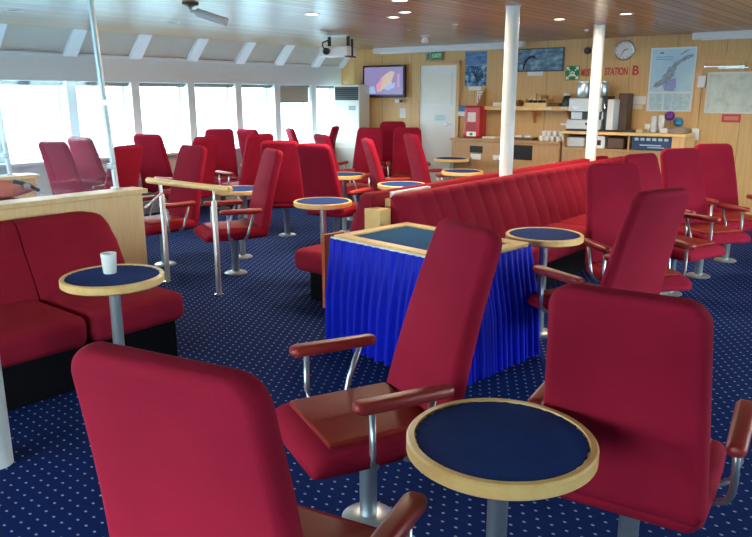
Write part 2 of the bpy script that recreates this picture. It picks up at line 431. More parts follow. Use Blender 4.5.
# muster station sign
o = onwall('muster_symbol', 'square green and white assembly point symbol left of the red lettering', 'sign', 3.995, 1.94)
link('plate', B(-.105, .105, -.006, 0, -.10, .10), GREEN, o)
bm = bmesh.new()
for sx in (-1, 1):
    for sz in (-1, 1):
        slab_poly(bm, [(sx*.095, sz*.09), (sx*.04, sz*.085), (sx*.058, sz*.066), (sx*.03, sz*.036), (sx*.042, sz*.026), (sx*.072, sz*.054), (sx*.09, sz*.036)], -.0085, -.006)
for px, pz, r in ((0, .016, .014), (-.026, .006, .012), (.026, .006, .012)):
    lathe(bm, [(0, -.001), (r, -.001), (r, .001), (0, .001)], 14, M=Matrix.Translation((px, -.0075, pz)) @ RX90)
slab_poly(bm, [(-.045, -.045), (-.035, -.008), (.035, -.008), (.045, -.045)], -.0085, -.006)
link('arrows_and_people', bm, WSIGN, o)
o = onwall('wall_lettering', 'red lettering MUSTER STATION B on the wood wall', 'lettering', 4.5, 1.945)
text_mesh('word', 'MUSTER', .14, REDTXT, o, Matrix.Translation((-.262, -.003, -.01)) @ RX90, .003, .003, .45)
text_mesh('word', 'STATION', .14, REDTXT, o, Matrix.Translation((.125, -.003, 0)) @ RX90, .003, .003, .55)
text_mesh('letter', 'B', .175, REDTXT, o, Matrix.Translation((.385, -.003, .008)) @ RX90, .003, .0035, .95)

# clock, speaker
o = onwall('wall_clock', 'round white wall clock with steel rim above the red lettering', 'clock', 4.72, 2.225)
MR = Matrix.Rotation(PI/2, 4, 'X')
link('rim', lathe(bmesh.new(), [(.118, 0), (.135, 0), (.135, .03), (.125, .04), (.114, .034), (.114, .02)], 40, M=MR), ALU, o, 'auto')
link('face', lathe(bmesh.new(), [(0, 0), (.118, 0), (.118, .024), (0, .024)], 40, M=MR), WHITE, o)
HM = nmat('clock_marks', (.2, .2, .2), .5)
for k in range(12):
    a = k*PI/6; c_, s_ = math.cos(a), math.sin(a)
    link('hour_mark', tube(bmesh.new(), [(.088*c_, -.025, .088*s_), (.105*c_, -.025, .105*s_)], .0035, 5), HM, o)
link('hour_hand', tube(bmesh.new(), [(-.008, -.028, -.004), (.052, -.028, .018)], .0045, 6), BLACKP, o)
link('minute_hand', tube(bmesh.new(), [(.006, -.03, .012), (-.04, -.03, -.07)], .0035, 6), BLACKP, o)
o = onwall('wall_loudspeaker', 'small round black loudspeaker left of the wall clock', 'loudspeaker', 4.215, 2.235)
link('shell', lathe(bmesh.new(), [(0, 0), (.03, 0), (.045, .03), (.047, .07), (.04, .08), (0, .08)], 24, M=MR), BLACKP, o, 'auto')
link('cone', lathe(bmesh.new(), [(.034, .081), (.015, .083), (0, .088)], 20, M=MR), nmat('speaker_grille', (.06, .06, .065), .5), o)

# maps
MAPB = picmat('chart_sea', [(.35, (.44, .70, .86)), (.65, (.56, .79, .90))], (3, 1, 3), 2)
o = onwall('wall_map', 'tall light blue coastal map poster', 'map', 5.365, 1.83)
link('sheet', B(-.29, .29, -.006, 0, -.41, .41), nmat('map_margin', (.76, .86, .90), .5), o)
link('sea_area', B(-.27, .27, -.008, -.006, -.15, .39), MAPB, o)
coast = [(-.23, -.09), (-.20, -.03), (-.13, .0), (-.11, .06), (-.07, .08), (-.05, .16), (-.01, .17), (.03, .23), (.1, .26), (.15, .30), (.24, .32), (.25, .29), (.17, .25), (.12, .22), (.06, .18), (.04, .10), (.03, .04), (-.02, -.0), (-.05, -.05), (-.12, -.07), (-.17, -.1)]
link('coast_land', slab_poly(bmesh.new(), coast, -.0095, -.008), picmat('chart_land', [(.4, (.20, .30, .42)), (.6, (.38, .50, .60))], (8, 1, 8), 3), o)
link('shoal_area', slab_poly(bmesh.new(), [(-.08, -.14), (-.1, -.06), (-.04, -.0), (.06, .02), (.07, -.1), (.03, -.15)], -.0088, -.008), nmat('chart_lilac', (.33, .40, .72), .5), o)
link('island_chain', slab_poly(bmesh.new(), [(.08, .32), (.16, .37), (.2, .385), (.18, .36), (.1, .31)], -.0095, -.008), nmat('chart_land_grey', (.30, .40, .50), .5), o)
link('title_mark', B(-.17, -.12, -.0095, -.008, .335, .35), nmat('chart_title', (.05, .10, .3), .5), o)
bm = bmesh.new()
for k in range(2): box(bm, -.22, .0, -.0095, -.008, .285-k*.03, .297-k*.03)
link('map_title_lines', bm, nmat('chart_lines', (.30, .50, .62), .5), o)
bm = bmesh.new()
for x0, x1 in ((-.26, -.09), (-.07, .02), (.04, .26)): box(bm, x0, x1, -.008, -.006, -.39, -.18)
link('inset_maps', bm, picmat('chart_inset', [(.4, (.42, .66, .76)), (.6, (.60, .76, .78))], (6, 1, 6), 3), o)
o = onwall('notice_sheet', 'wide white sheet left of the blue coastal map', 'notice', 4.95, 1.565)
link('sheet', B(-.11, .11, -.006, 0, -.055, .055), PAPER, o)
o = tag(link('notice_sheet', B(-.065, .065, -.006, 0, -.03, .03), nmat('cream_paper', (.78, .70, .50), .8), loc=wl(4.96, 1.475, .004)), 'small cream slip under the wide white sheet', 'notice'); o.rotation_euler.z = WA
MAPG = picmat('pale_chart', [(.35, (.50, .58, .48)), (.5, (.64, .70, .60)), (.7, (.72, .76, .70))], (3, 1, 3), 2.6)
o = onwall('door_map', 'pale green grey map sheet fixed on the right hand wooden door', 'map', 6.24, 1.66, .034)
link('sheet', B(-.425, .425, -.006, 0, -.255, .255), nmat('pale_map_margin', (.74, .76, .68), .6), o)
link('chart', B(-.395, .405, -.008, -.006, -.235, .235), MAPG, o)
o = onwall('door_sign', 'small red sign below the map on the wooden door', 'sign', 6.15, 1.345, .034)
link('plate', B(-.11, .11, -.005, 0, -.05, .05), nmat('sign_red', (.55, .05, .05), .5), o)
bm = bmesh.new(); box(bm, -.085, .085, -.007, -.005, -.025, .025)
link('sign_panel', bm, nmat('sign_pale_red', (.68, .20, .16), .5), o)
o = onwall('wall_switch', 'upper white switch box on the frame of the right hand door', 'switch', 5.76, 1.80, .062)
link('box', B(-.045, .045, -.03, 0, -.075, .075, bev=.006), WHITE, o); link('rocker', B(-.018, .018, -.038, -.03, -.02, .03, bev=.003), WHITE, o)
o = onwall('wall_switch', 'lower white switch box on the frame of the right hand door', 'switch', 5.75, 1.135, .062)
link('box', B(-.045, .045, -.03, 0, -.075, .075, bev=.006), WHITE, o); link('rocker', B(-.018, .018, -.038, -.03, -.03, .02, bev=.003), WHITE, o)

# leaflet holder, red box
o = onwall('leaflet_holder', 'blue and white leaflet holder right of the white door', 'holder', 2.25, 1.40)
link('tray', B(-.10, .10, -.06, 0, -.09, -.02, bev=.005), WHITE, o); link('leaflet', B(-.09, .09, -.045, -.01, -.03, .07), nmat('leaflet_blue', (.03, .14, .32), .5), o)

# air conditioner
o = thing('air_conditioner', 'tall white floor standing air conditioner with a dark grille', 'air conditioner', wl(.13, 0, .28), WA)
link('cabinet', B(-.28, .28, -.12, .18, 0, 1.81, bev=.015), nmat('aircon_cream', (.74, .74, .66), .3), o)
link('grille_recess', B(-.25, .265, -.125, -.11, 1.55, 1.77), BLACKP, o)
bm = bmesh.new()
for k in range(6): box(bm, -.245, .26, -.135, -.12, 1.572+k*.034, 1.584+k*.034)
link('louvres', bm, nmat('louvre_grey', (.10, .11, .11), .5), o)
link('intake_panel', B(-.24, .24, -.126, -.115, .15, .75, bev=.004), nmat('aircon_panel', (.66, .67, .61), .4), o)
link('control_panel', B(.05, .2, -.124, -.118, 1.38, 1.46), nmat('aircon_control', (.3, .33, .33), .3), o)

# ------------------------------------------------------------------ counter run, shelf and bar
o = thing('counter_cabinet', 'wooden serving counter with cupboard doors below the shelf', 'counter', wl(3.3, 0, 0), WA)
link('body', B(-.95, .81, -.55, -.02, .08, .96), CAB, o); link('plinth', B(-.93, .80, -.5, -.02, 0, .08), BLACK, o)
link('worktop', B(-.97, .81, -.585, -.02, .96, .995, bev=.006), CAB, o)
for k, x in enumerate((-.92, -.48, .40)):
    dd = link('door', B(x, x+.40, -.57, -.55, .12, .93, bev=.004), CAB, o)
    link('handle', B(x+.33, x+.345, -.59, -.57, .60, .72), STEEL, dd)
link('black_grille', B(-.0, .40, -.56, -.55, .72, .93, bev=.003), BLACKP, o)
link('slot', B(-.62, -.40, -.575, -.569, .79, .89), BLACKP, o); link('slot_label', B(-.60, -.43, -.576, -.569, .69, .77), PAPER, o)
link('slot_label', B(-.22, -.06, -.576, -.569, .70, .77), PAPER, o)
link('lower_drawer', B(-.0, .40, -.565, -.55, .12, .68, bev=.004), CAB, o)
o = onwall('wall_shelf', 'wooden wall shelf above the serving counter', 'shelf', 3.34, 1.45)
link('board', B(-.76, .77, -.28, 0, -.035, .025, bev=.004), OAKT, o)
for x in (-.25, .12, .68): link('bracket', slab_poly(bmesh.new(), [(0, -.035), (0, -.22), (-.04, -.22), (-.22, -.035)], x-.012, x+.012, 'x') , OAK, o)
for ch in o.children:
    pass
link('end_board', slab_poly(bmesh.new(), [(-.01, .025), (-.26, .025), (-.01, .30)], -.745, -.725, 'x'), CAB, o)

def topbox(name, lab, cat, s, z, off, dims, m, group=None):
    x, y, h = dims
    o = tag(link(name, B(-x/2, x/2, -y/2, y/2, 0, h, bev=min(x, y, h)*.12), m, loc=wl(s, z, off)), lab, cat, group); o.rotation_euler.z = WA; return o
SZ = 1.475
topbox('paper_stack', 'white carton on the left end of the wall shelf', 'carton', 2.93, SZ, .14, (.16, .14, .05), PAPER)
WICK = wood('wicker', (.12, .07, .03), (.26, .16, .07), (60, 60, 60))
o = onwall('bread_basket', 'shallow dark wicker basket on the wall shelf beside the white column', 'basket', 3.22, SZ, .15)
link('bowl', lathe(bmesh.new(), [(0, 0), (.07, 0), (.10, .07), (.092, .07), (.065, .01), (0, .01)], 20), WICK, o, 'auto'); link('napkins', B(-.05, .05, -.04, .04, .01, .09, bev=.01), nmat('napkin_olive', (.25, .22, .08), .8), o)
o = onwall('sample_crate', 'pale wooden crate of dark jars on the wall shelf', 'crate', 3.56, SZ, .15)
bm = B(-.17, .17, -.10, .10, 0, .015)
for q in ((-.17, .17, -.105, -.093, 0, .05), (-.17, .17, .093, .105, 0, .14), (-.175, -.163, -.1, .1, 0, .10), (.163, .175, -.1, .1, 0, .10)): box(bm, *q)
link('tray', bm, OAKT, o)
for k in range(4):
    j = link('jar', lathe(bmesh.new(), [(0, .016), (.03, .016), (.03, .075), (.024, .085), (0, .085)], 14, -.12+k*.078, -.02), BLACKP, o, 'auto')
    link('lid', lathe(bmesh.new(), [(0, .085), (.027, .085), (.027, .105), (0, .105)], 14, -.12+k*.078, -.02), nmat('jar_lid', (.7, .65, .5), .4), j)
link('packet', B(-.13, -.06, .03, .08, .016, .18, bev=.006), nmat('packet_straw', (.66, .48, .18), .6), o)
link('packet', B(.02, .12, .03, .08, .016, .15, bev=.006), nmat('packet_brown', (.35, .18, .07), .6), o)
topbox('folded_cloth', 'flat olive brown bag on the shelf right of the jar crate', 'bag', 3.83, SZ, .15, (.16, .12, .045), nmat('bag_olive', (.16, .12, .05), .8))
o = onwall('serving_flask', 'dark flask with a white cap at the right end of the wall shelf', 'flask', 4.0, SZ, .15)
link('flask_body', lathe(bmesh.new(), [(0, 0), (.07, 0), (.075, .06), (.05, .13), (.035, .15), (0, .15)], 20), nmat('flask_dark', (.03, .05, .05), .3), o, 'auto')
link('cap', lathe(bmesh.new(), [(0, .15), (.05, .15), (.05, .18), (0, .18)], 18), WHITE, o, 'auto')
for k, s in enumerate((3.15, 3.78, 4.02)):
    q = tag(link('price_card', B(-.05, .05, -.003, .003, -.02, .02), PAPER, loc=wl(s, 1.45, .285)), ('white price card on the shelf edge next to the white column', 'white price card on the shelf edge under the olive bag', 'white price card on the shelf edge below the dark flask')[k], 'card', 'price cards on the shelf edge'); q.rotation_euler.z = WA
# red box on the counter end
o = onwall('first_aid_case', 'upright red case with white labels at the left end of the counter', 'case', 2.61, 1.0, .30)
link('case_body', B(-.135, .135, -.12, .12, 0, .475, bev=.03, seg=3), REDBOX, o)
link('upper_label', B(-.07, .07, -.124, -.118, .24, .38), nmat('label_cream', (.78, .70, .62), .6), o)
link('picture_panel', B(-.10, .08, -.124, -.118, .10, .22), nmat('panel_red', (.35, .01, .02), .4), o)
lb = link('lower_label', B(-.08, .08, -.124, -.118, .02, .09), WSIGN, o)
link('green_mark', B(-.025, .025, -.126, -.123, .035, .07), GREEN, lb)
topbox('leaflet_tray', 'dark leaflet tray behind the red case at the counter end', 'tray', 2.42, .995, .15, (.14, .12, .05), BLACKP)
# food trays on the counter
topbox('paper_stack', 'flat white packets between the red case and the white column', 'packets', 2.90, .995, .32, (.22, .16, .03), PAPER)
topbox('serving_tray', 'low brown tray of packets right of the white column on the counter', 'tray', 3.45, .995, .32, (.34, .2, .035), DARKW)
for k in range(2): topbox('snack_packet', ('pale packet at the left of the low brown tray', 'pale packet at the right of the low brown tray')[k], 'packet', 3.38+k*.14, 1.03, .32, (.1, .12, .025), PAPER)
# stacked cups beside the machine
cup0 = None
cupspots = [(3.76+.085*k, .42, 0) for k in range(5)] + [(3.80+.085*k, .42, 1) for k in range(4)] + [(3.74+.085*k, .30, 0) for k in range(5)] + [(3.78+.085*k, .30, 1) for k in range(3)]
for k, (s, off, lv) in enumerate(cupspots):
    lab = 'white coffee cup in the two-tier cluster on the counter left of the coffee machine'
    if k == 0:
        cup0 = tag(link('coffee_cup', lathe(bmesh.new(), [(0, 0), (.026, 0), (.036, .07), (.032, .07), (.023, .006), (0, .006)], 16), CERAM, smooth='auto', loc=wl(s, .995, off)), lab, 'cup', 'stacked white coffee cups'); c = cup0
    else:
        c = cup0.copy(); C.objects.link(c); c.location = wl(s, .995+lv*.0705, off)
# bar unit to the right
o = thing('coffee_bar', 'raised wooden coffee bar with an open dark shelf under its top', 'bar', wl(5.0, 0, 0), WA)
link('top_board', B(-.86, .76, -.60, -.02, 1.115, 1.155, bev=.006), OAKT, o)
link('end_panel', B(.60, .75, -.58, -.02, 0, 1.115), OAK, o)
link('back_panel', B(-.84, .62, -.05, -.02, 0, 1.115), DARKW, o)
link('lower_shelf', B(-.84, .62, -.58, -.05, .90, .93), CAB, o)
link('front_panel', B(-.84, .62, -.56, -.53, 0, .90), CAB, o)
link('left_panel', B(-.86, -.84, -.56, -.05, .0, 1.115), CAB, o)
link('divider_panel', B(.04, .06, -.56, -.05, .93, 1.115), CAB, o)
o = thing('leaflet_display', 'dark blue panel with a row of pale squares in the bar shelf', 'display panel', wl(5.34, .93, .52), WA)
link('panel', B(-.25, .25, -.015, .015, 0, .175), nmat('panel_navy', (.012, .04, .13), .35), o)
bm = bmesh.new()
for k in range(6): box(bm, -.22+k*.075, -.17+k*.075, -.019, -.015, .125, .16)
box(bm, -.15, .12, -.019, -.015, .06, .075); box(bm, -.05, .16, -.019, -.015, .035, .045)
link('pale_squares', bm, nmat('panel_print', (.42, .58, .68), .5), o)
o = thing('milk_dispenser', 'white machine with a dark front panel inside the bar shelf behind the white column', 'machine', wl(4.63, .93, .38), WA)
link('case', B(-.08, .08, -.12, .12, 0, .17, bev=.008), WHITE, o); link('front', B(-.05, .03, -.125, -.118, .04, .11), BLACKP, o)
topbox('steel_bowl_box', 'steel tray in the bar shelf under the coffee machine', 'tray', 4.30, .93, .35, (.26, .3, .14), CASE)
topbox('storage_carton', 'dark brown box in the bar shelf left of the blue panel', 'box', 4.86, .93, .35, (.22, .3, .15), DARKW)

# coffee machine
BZ = 1.155
o = thing('serving_mat', 'black mat under the coffee machine on the bar top', 'mat', wl(4.55, BZ, .33), WA)
link('mat', B(-.36, .42, -.26, .24, 0, .022, bev=.006), BLACKP, o)
o = thing('coffee_machine', 'steel coffee machine with two cylindrical containers on top', 'coffee machine', wl(4.47, BZ+.022, .34), WA)
link('base', B(-.30, .18, -.20, .18, 0, .13, bev=.01), CASE, o)
link('body', B(-.28, .18, -.10, .18, .13, .42, bev=.01), CASE, o)
link('head', B(-.28, .18, -.20, .18, .235, .42, bev=.012), CASE, o)
link('dark_recess', B(-.12, .15, -.105, -.098, .13, .235), BLACKP, o)
for x in (-.15, .09):
    u = link('bean_container', lathe(bmesh.new(), [(0, .42), (.085, .42), (.095, .44), (.095, .60), (.088, .62), (0, .62)], 28, x, -.02), ALU, o, 'auto')
    link('container_lid', lathe(bmesh.new(), [(0, .62), (.092, .62), (.092, .635), (.02, .645), (0, .645)], 28, x, -.02), ALU, u, 'auto')
link('spout', B(-.06, -.02, -.16, -.12, .18, .235), BLACKP, o); link('spout', B(.04, .08, -.16, -.12, .18, .235), BLACKP, o)
link('badge', B(-.03, .06, -.204, -.199, .06, .09), BLACKP, o)
link('button_panel', B(-.22, -.14, -.204, -.199, .27, .31), WHITE, o)
link('tap_lever', tube(bmesh.new(), [(-.29, -.1, .06), (-.42, -.1, .06)], .015, 8), WHITE, o)
o = thing('hot_water_boiler', 'narrow white and black dispenser right of the coffee machine', 'dispenser', wl(4.73, BZ+.022, .36), WA)
link('tower', B(-.02, .07, -.14, .14, 0, .40, bev=.01), WHITE, o); link('black_side', B(-.06, -.02, -.12, .14, 0, .44, bev=.006), BLACKP, o)
link('tap', tube(bmesh.new(), [(-.04, -.12, .33), (-.04, -.18, .33), (-.04, -.18, .28)], .012, 8), CHROME, o)
topbox('wall_cabinet', 'dark brown upright box behind the dispenser on the bar', 'cabinet', 4.84, BZ, .16, (.13, .24, .50), DARKW)
topbox('serving_tray', 'long dark tray on the bar right of the coffee machine', 'tray', 5.03, BZ, .40, (.16, .3, .03), BLACKP)
topbox('tea_box', 'pale yellow open tea box on the bar top', 'box', 5.16, BZ, .42, (.09, .2, .04), nmat('box_straw', (.66, .56, .30), .7))
pcs = [(5.20, .30, .0, 'short stack of paper cups at the left of the bar cup group'), (5.27, .26, .10, 'taller leaning stack of paper cups in the middle of the bar cup group'), (5.36, .26, .11, 'taller stack of paper cups nearest the purple disc')]
for s, off, e, lab in pcs:
    q = thing('paper_cup_stack', lab, 'cups', wl(s, BZ, off), WA, 'paper cup stacks on the bar')
    link('lowest_cup', lathe(bmesh.new(), [(0, 0), (.03, 0), (.038, .085), (0, .085)], 16), CERAM, q, 'auto')
    link('upper_cups', lathe(bmesh.new(), [(0, .085), (.034, .085), (.038, .10), (.038, .10+e), (.03, .11+e), (0, .11+e)], 16), PAPER, q, 'auto')
topbox('sugar_pot', 'grey metal pot in front of the paper cup stacks', 'pot', 5.31, BZ, .38, (.07, .07, .06), CASE)
topbox('napkin_holder', 'white napkin holder right of the paper cups', 'holder', 5.43, BZ, .36, (.08, .08, .06), PAPER)
topbox('serving_tray', 'greyish brown tray below the purple disc on the bar', 'tray', 5.55, BZ, .2, (.26, .2, .06), nmat('tray_grey', (.30, .24, .2), .5))
for s, z, col, nm, off in ((5.39, 1.36, (.16, .01, .30), 'purple', 0), (5.51, 1.285, (.01, .22, .42), 'blue', 0)):
    q = onwall('wall_sticker_disc', 'round %s disc on the wall above the bar tray' % nm, 'disc', s, z)
    link('disc', lathe(bmesh.new(), [(0, 0), (.062, 0), (.062, .015), (.05, .022), (0, .022)], 28, M=MR), nmat('disc_'+nm, col, .35), q, 'auto')
    link('stripe', B(-.035, .035, -.025, -.02, -.02, -.008), nmat('stripe_'+nm, tuple(min(1, c*2+.1) for c in col), .5), q)

# ------------------------------------------------------------------ lounge chair
def rring(cx, cz, ax, w, h, r, n=5):
    # ring for the back: width along y, thickness along ax (a unit vector in xz)
    return [(cx+ax[0]*b, a, cz+ax[1]*b) for a, b in rrect(w, h, r, n)]
def build_chair(recl, xb, wide, zt=1.14):
    t = thing('lounge_chair', '', 'chair', (0, 0, 0), 0, 'red swivel lounge chairs')
    # backrest
    rings = []; A0 = math.radians(recl); Lb = (zt-.405)/math.cos(A0)
    R = .065
    svals = [0, .012, .03] + [Lb*k/14 for k in range(1, 12)] + [Lb-R*(1-math.sin(a)) for a in [PI/2*k/9 for k in range(10)]]
    for s in svals:
        u = s/Lb
        ang = A0 + math.radians(5)*(u-.5)*1.0
        cx = xb - math.sin(A0)*s + .015*math.sin(PI*u)
        cz = .405 + math.cos(A0)*s
        w = wide - .075*u
        th = .088 - .018*u
        d = Lb - s
        if d < R:
            q = math.sqrt(max(0, R*R-(R-d)**2)); w -= 2*(R-q)
        if d < .028: th *= .35+.65*math.sqrt(max(0, 1-(1-d/.028)**2))
        if s < .03: w -= .03*(1-s/.03); th *= .6+.4*s/.03
        # small sideways wing: edges wrap a little forward
        ax = (math.cos(ang), math.sin(ang))
        rings.append(rring(cx, cz, ax, max(w, .05), th, .036))
    link('backrest', loft(bmesh.new(), rings), RED, t, True)
    # seat
    rings = []
    for x, z, w, h in ((-.265, .408, .42, .05), (-.25, .408, .46, .08), (-.21, .408, .49, .09), (0, .405, .51, .095), (.17, .405, .515, .095), (.26, .402, .51, .085), (.30, .395, .50, .07), (.32, .385, .47, .035)):
        rings.append([(x, a, z+b) for a, b in rrect(w, h, .035)])
    link('seat', loft(bmesh.new(), rings), RED, t, True)
    bm = soft(-.18, .245, -.205, .205, .445, .468, .010, 3)
    link('seat_pad', bm, SEATL, t, True)
    for sd in (-1, 1):
        rings = []
        for x, w, h in ((-.18, .03, .02), (-.173, .05, .036), (-.155, .058, .044), (.09, .064, .046), (.17, .066, .044), (.19, .056, .036), (.198, .03, .02)):
            rings.append([(x, sd*.30+a, .625+b+.02*max(0, x)) for a, b in rrect(w, h, .018, 4)])
        ar = link('armrest', loft(bmesh.new(), rings), LEA, t, True)
        link('arm_bracket', tube(bmesh.new(), [(.13, sd*.30, .61), (.13, sd*.303, .45), (.127, sd*.30, .41), (.115, sd*.285, .385), (.09, sd*.25, .372), (.03, sd*.10, .37)], .0115), STEEL, ar, True)
        link('arm_bracket', tube(bmesh.new(), [(-.11, sd*.30, .61), (-.06, sd*.303, .47), (-.045, sd*.298, .42), (-.04, sd*.285, .39), (-.03, sd*.25, .372), (-.01, sd*.10, .37)], .0115), STEEL, ar, True)
    link('pedestal', lathe(bmesh.new(), [(0, .015), (.034, .015), (.034, .30), (.05, .33), (.10, .345), (.10, .362), (0, .362)], 24), STEEL, t, 'auto')
    link('foot_disc', lathe(bmesh.new(), [(0, 0), (.105, 0), (.105, .008), (.09, .016), (.03, .022), (0, .022)], 32), STEEL, t, 'auto')
    return t
CH = [
 # x, y, heading deg, label
 (-1.19, 1.06, 103, 'red lounge chair seen from behind at the bottom left, back cropped by the photo edge'),
 (-1.605, 1.91, -114, 'red lounge chair turned to the viewer in front of the blue-skirted table'),
 (-0.7, 2.225, 98, 'red lounge chair with a wide squared back just right of the nearest round table'),
 (-1.575, 3.975, 160, 'red lounge chair leaning right, directly behind the one by the nearest round table'),
 (-1.66, 4.87, -40, 'red lounge chair facing the viewer right of the round table by the fluted sofa'),
 (-1.75, 6.03, -18, 'red chair facing the aisle, nearest of the right hand row of three'),
 (-1.735, 6.82, -33, 'red chair facing the aisle, middle of the right hand row of three'),
 (-1.71, 7.665, -42, 'red chair facing the aisle, last in the right hand row below the pale door map'),
 (-1, 7.95, 170, 'red chair cut off by the right photo edge, only an arm and seat showing'),
 (-5.13, 4.18, -114, 'red chair in profile beside the right end of the wooden handrail'),
 (-5.95, 3.97, -92, 'red chair behind the middle of the wooden handrail'),
 (-6.12, 5.79, 129, 'red chair with its back to the viewer, right behind the profile chair by the handrail'),
 (-5.25, 5.72, 98, 'red chair with a pale lit back behind the round table left of the blue-skirted one'),
 (-6.26, 7.1, 66, 'dark red chair just right of and behind the pale lit chair back'),
 (-7.51, 6.33, 176, 'dark maroon chair turned to the windows left of the centre cluster'),
 (-8.32, 7.49, 95, 'small dark chair against the windows, behind the maroon one turned to them'),
 (-8.37, 6.64, -38, 'red chair facing the room from the windows, above the handrail table'),
 (-7.59, 5.43, 190, 'dark chair seen edge-on between two window chairs behind the handrail'),
 (-8.35, 5.71, 112, 'broad dark chair back against the third window'),
 (-6.85, 3.85, 198, 'chair in profile just right of the glass screen'),
 (-7.75, 4.2, 104, 'chair back seen through the glass screen, nearer of the two there'),
 (-8.36, 4.86, 100, 'chair seen through the glass screen, half hidden behind the nearer one'),
 (-7.78, 8.03, 58, 'chair leaning left in profile below the half lowered blind'),
 (-8.33, 8.48, 212, 'chair in profile by the last window before the air conditioner'),
 (-5.11, 6.7, 52, 'red chair leaning left in front of the cluster below the television'),
 (-7.04, 8.24, -70, 'dark chair by the air conditioner, left in the cluster below the television'),
 (-7.12, 9.12, -51, 'tallest looking chair against the wall below the television'),
 (-6.5, 8.7, -51, 'red chair facing the viewer left of the white door'),
 (-5.38, 7.88, 60, 'red chair tilted left in front of the white door'),
]
# the chairs recline by themselves: the nearest ones are set at angles of their own, the rest share one
protos = {0: build_chair(9, -.24, .545), 1: build_chair(17, -.22, .475), 2: build_chair(10, -.235, .505, 1.10), 3: build_chair(15, -.22, .495)}
for i, (x, y, h, lab) in enumerate(CH):
    if i in protos:
        t = protos[i]; t.location = (x, y, 0); t.rotation_euler.z = math.radians(h); t['label'] = lab
    else:
        t = dup(protos[3], (x, y, 0), math.radians(h), lab)
        if lab.startswith('tallest'): t.scale.z = 1.06

# ------------------------------------------------------------------ round tables
def build_table():
    t = thing('round_table', '', 'table', (0, 0, 0), 0, 'round pedestal tables')
    R = .26
    link('rim', lathe(bmesh.new(), [(0, .665), (R-.012, .665), (R, .674), (R, .706), (R-.006, .712), (R-.022, .712), (R-.024, .704), (0, .704)], 64), OAKT, t, 'auto')
    bm = bmesh.new(); n = 96
    top = [bm.verts.new(((R-.027+.004*math.sin(i*2.4)*math.sin(i*.37)+.0025*random.uniform(-1, 1))*math.cos(2*PI*i/n), (R-.027+.004*math.sin(i*2.4)*math.sin(i*.37))*math.sin(2*PI*i/n), .7085)) for i in range(n)]
    bot = [bm.verts.new((v.co.x, v.co.y, .703)) for v in top]
    bm.faces.new(top)
    for i in range(n): bm.faces.new((top[i], bot[i], bot[(i+1) % n], top[(i+1) % n]))
    link('carpet_inlay', bm, INLAY, t)
    link('pedestal', lathe(bmesh.new(), [(0, .015), (.029, .015), (.029, .64), (.09, .65), (.09, .666), (0, .666)], 24), STEEL, t, 'auto')
    link('foot_disc', lathe(bmesh.new(), [(0, 0), (.10, 0), (.10, .008), (.09, .016), (.03, .022), (0, .022)], 32), STEEL, t, 'auto')
    return t
TB = [
 (-.868, 1.60, 'nearest round blue-topped table with an oak rim at the bottom right'),
 (-2.12, 4.39, 'round blue-topped table standing in front of the fluted sofa'),
 (-3.345, 1.91, 'round blue-topped table with a white mug on it by the left sofa'),
 (-4.36, 4.57, 'round blue-topped table left of the blue-skirted table'),
 (-5.71, 6.36, 'small looking round table under the leaning chair in the middle distance'),
 (-4.58, 6.02, 'round table partly hidden behind the sofa divider, left of the thicker column'),
 (-4.81, 7.57, 'round table partly hidden behind the sofa divider in front of the counter'),
 (-5.61, 4.67, 'round table right behind the end of the wooden handrail'),
 (-5.95, 9.05, 'dark round table in front of the white door'),
]
t0 = build_table()
for i, (x, y, lab) in enumerate(TB):
    if i == 0: t0.location = (x, y, 0); t0['label'] = lab
    else: dup(t0, (x, y, 0), i*.9, lab)
o = thing('mug', 'plain white mug on the left round table', 'mug', (-3.405, 1.93, .7085))
link('cup_body', lathe(bmesh.new(), [(0, 0), (.031, 0), (.034, .004), (.041, .105), (.0405, .108), (.037, .106), (.031, .008), (0, .008)], 32), CERAM, o, 'auto')

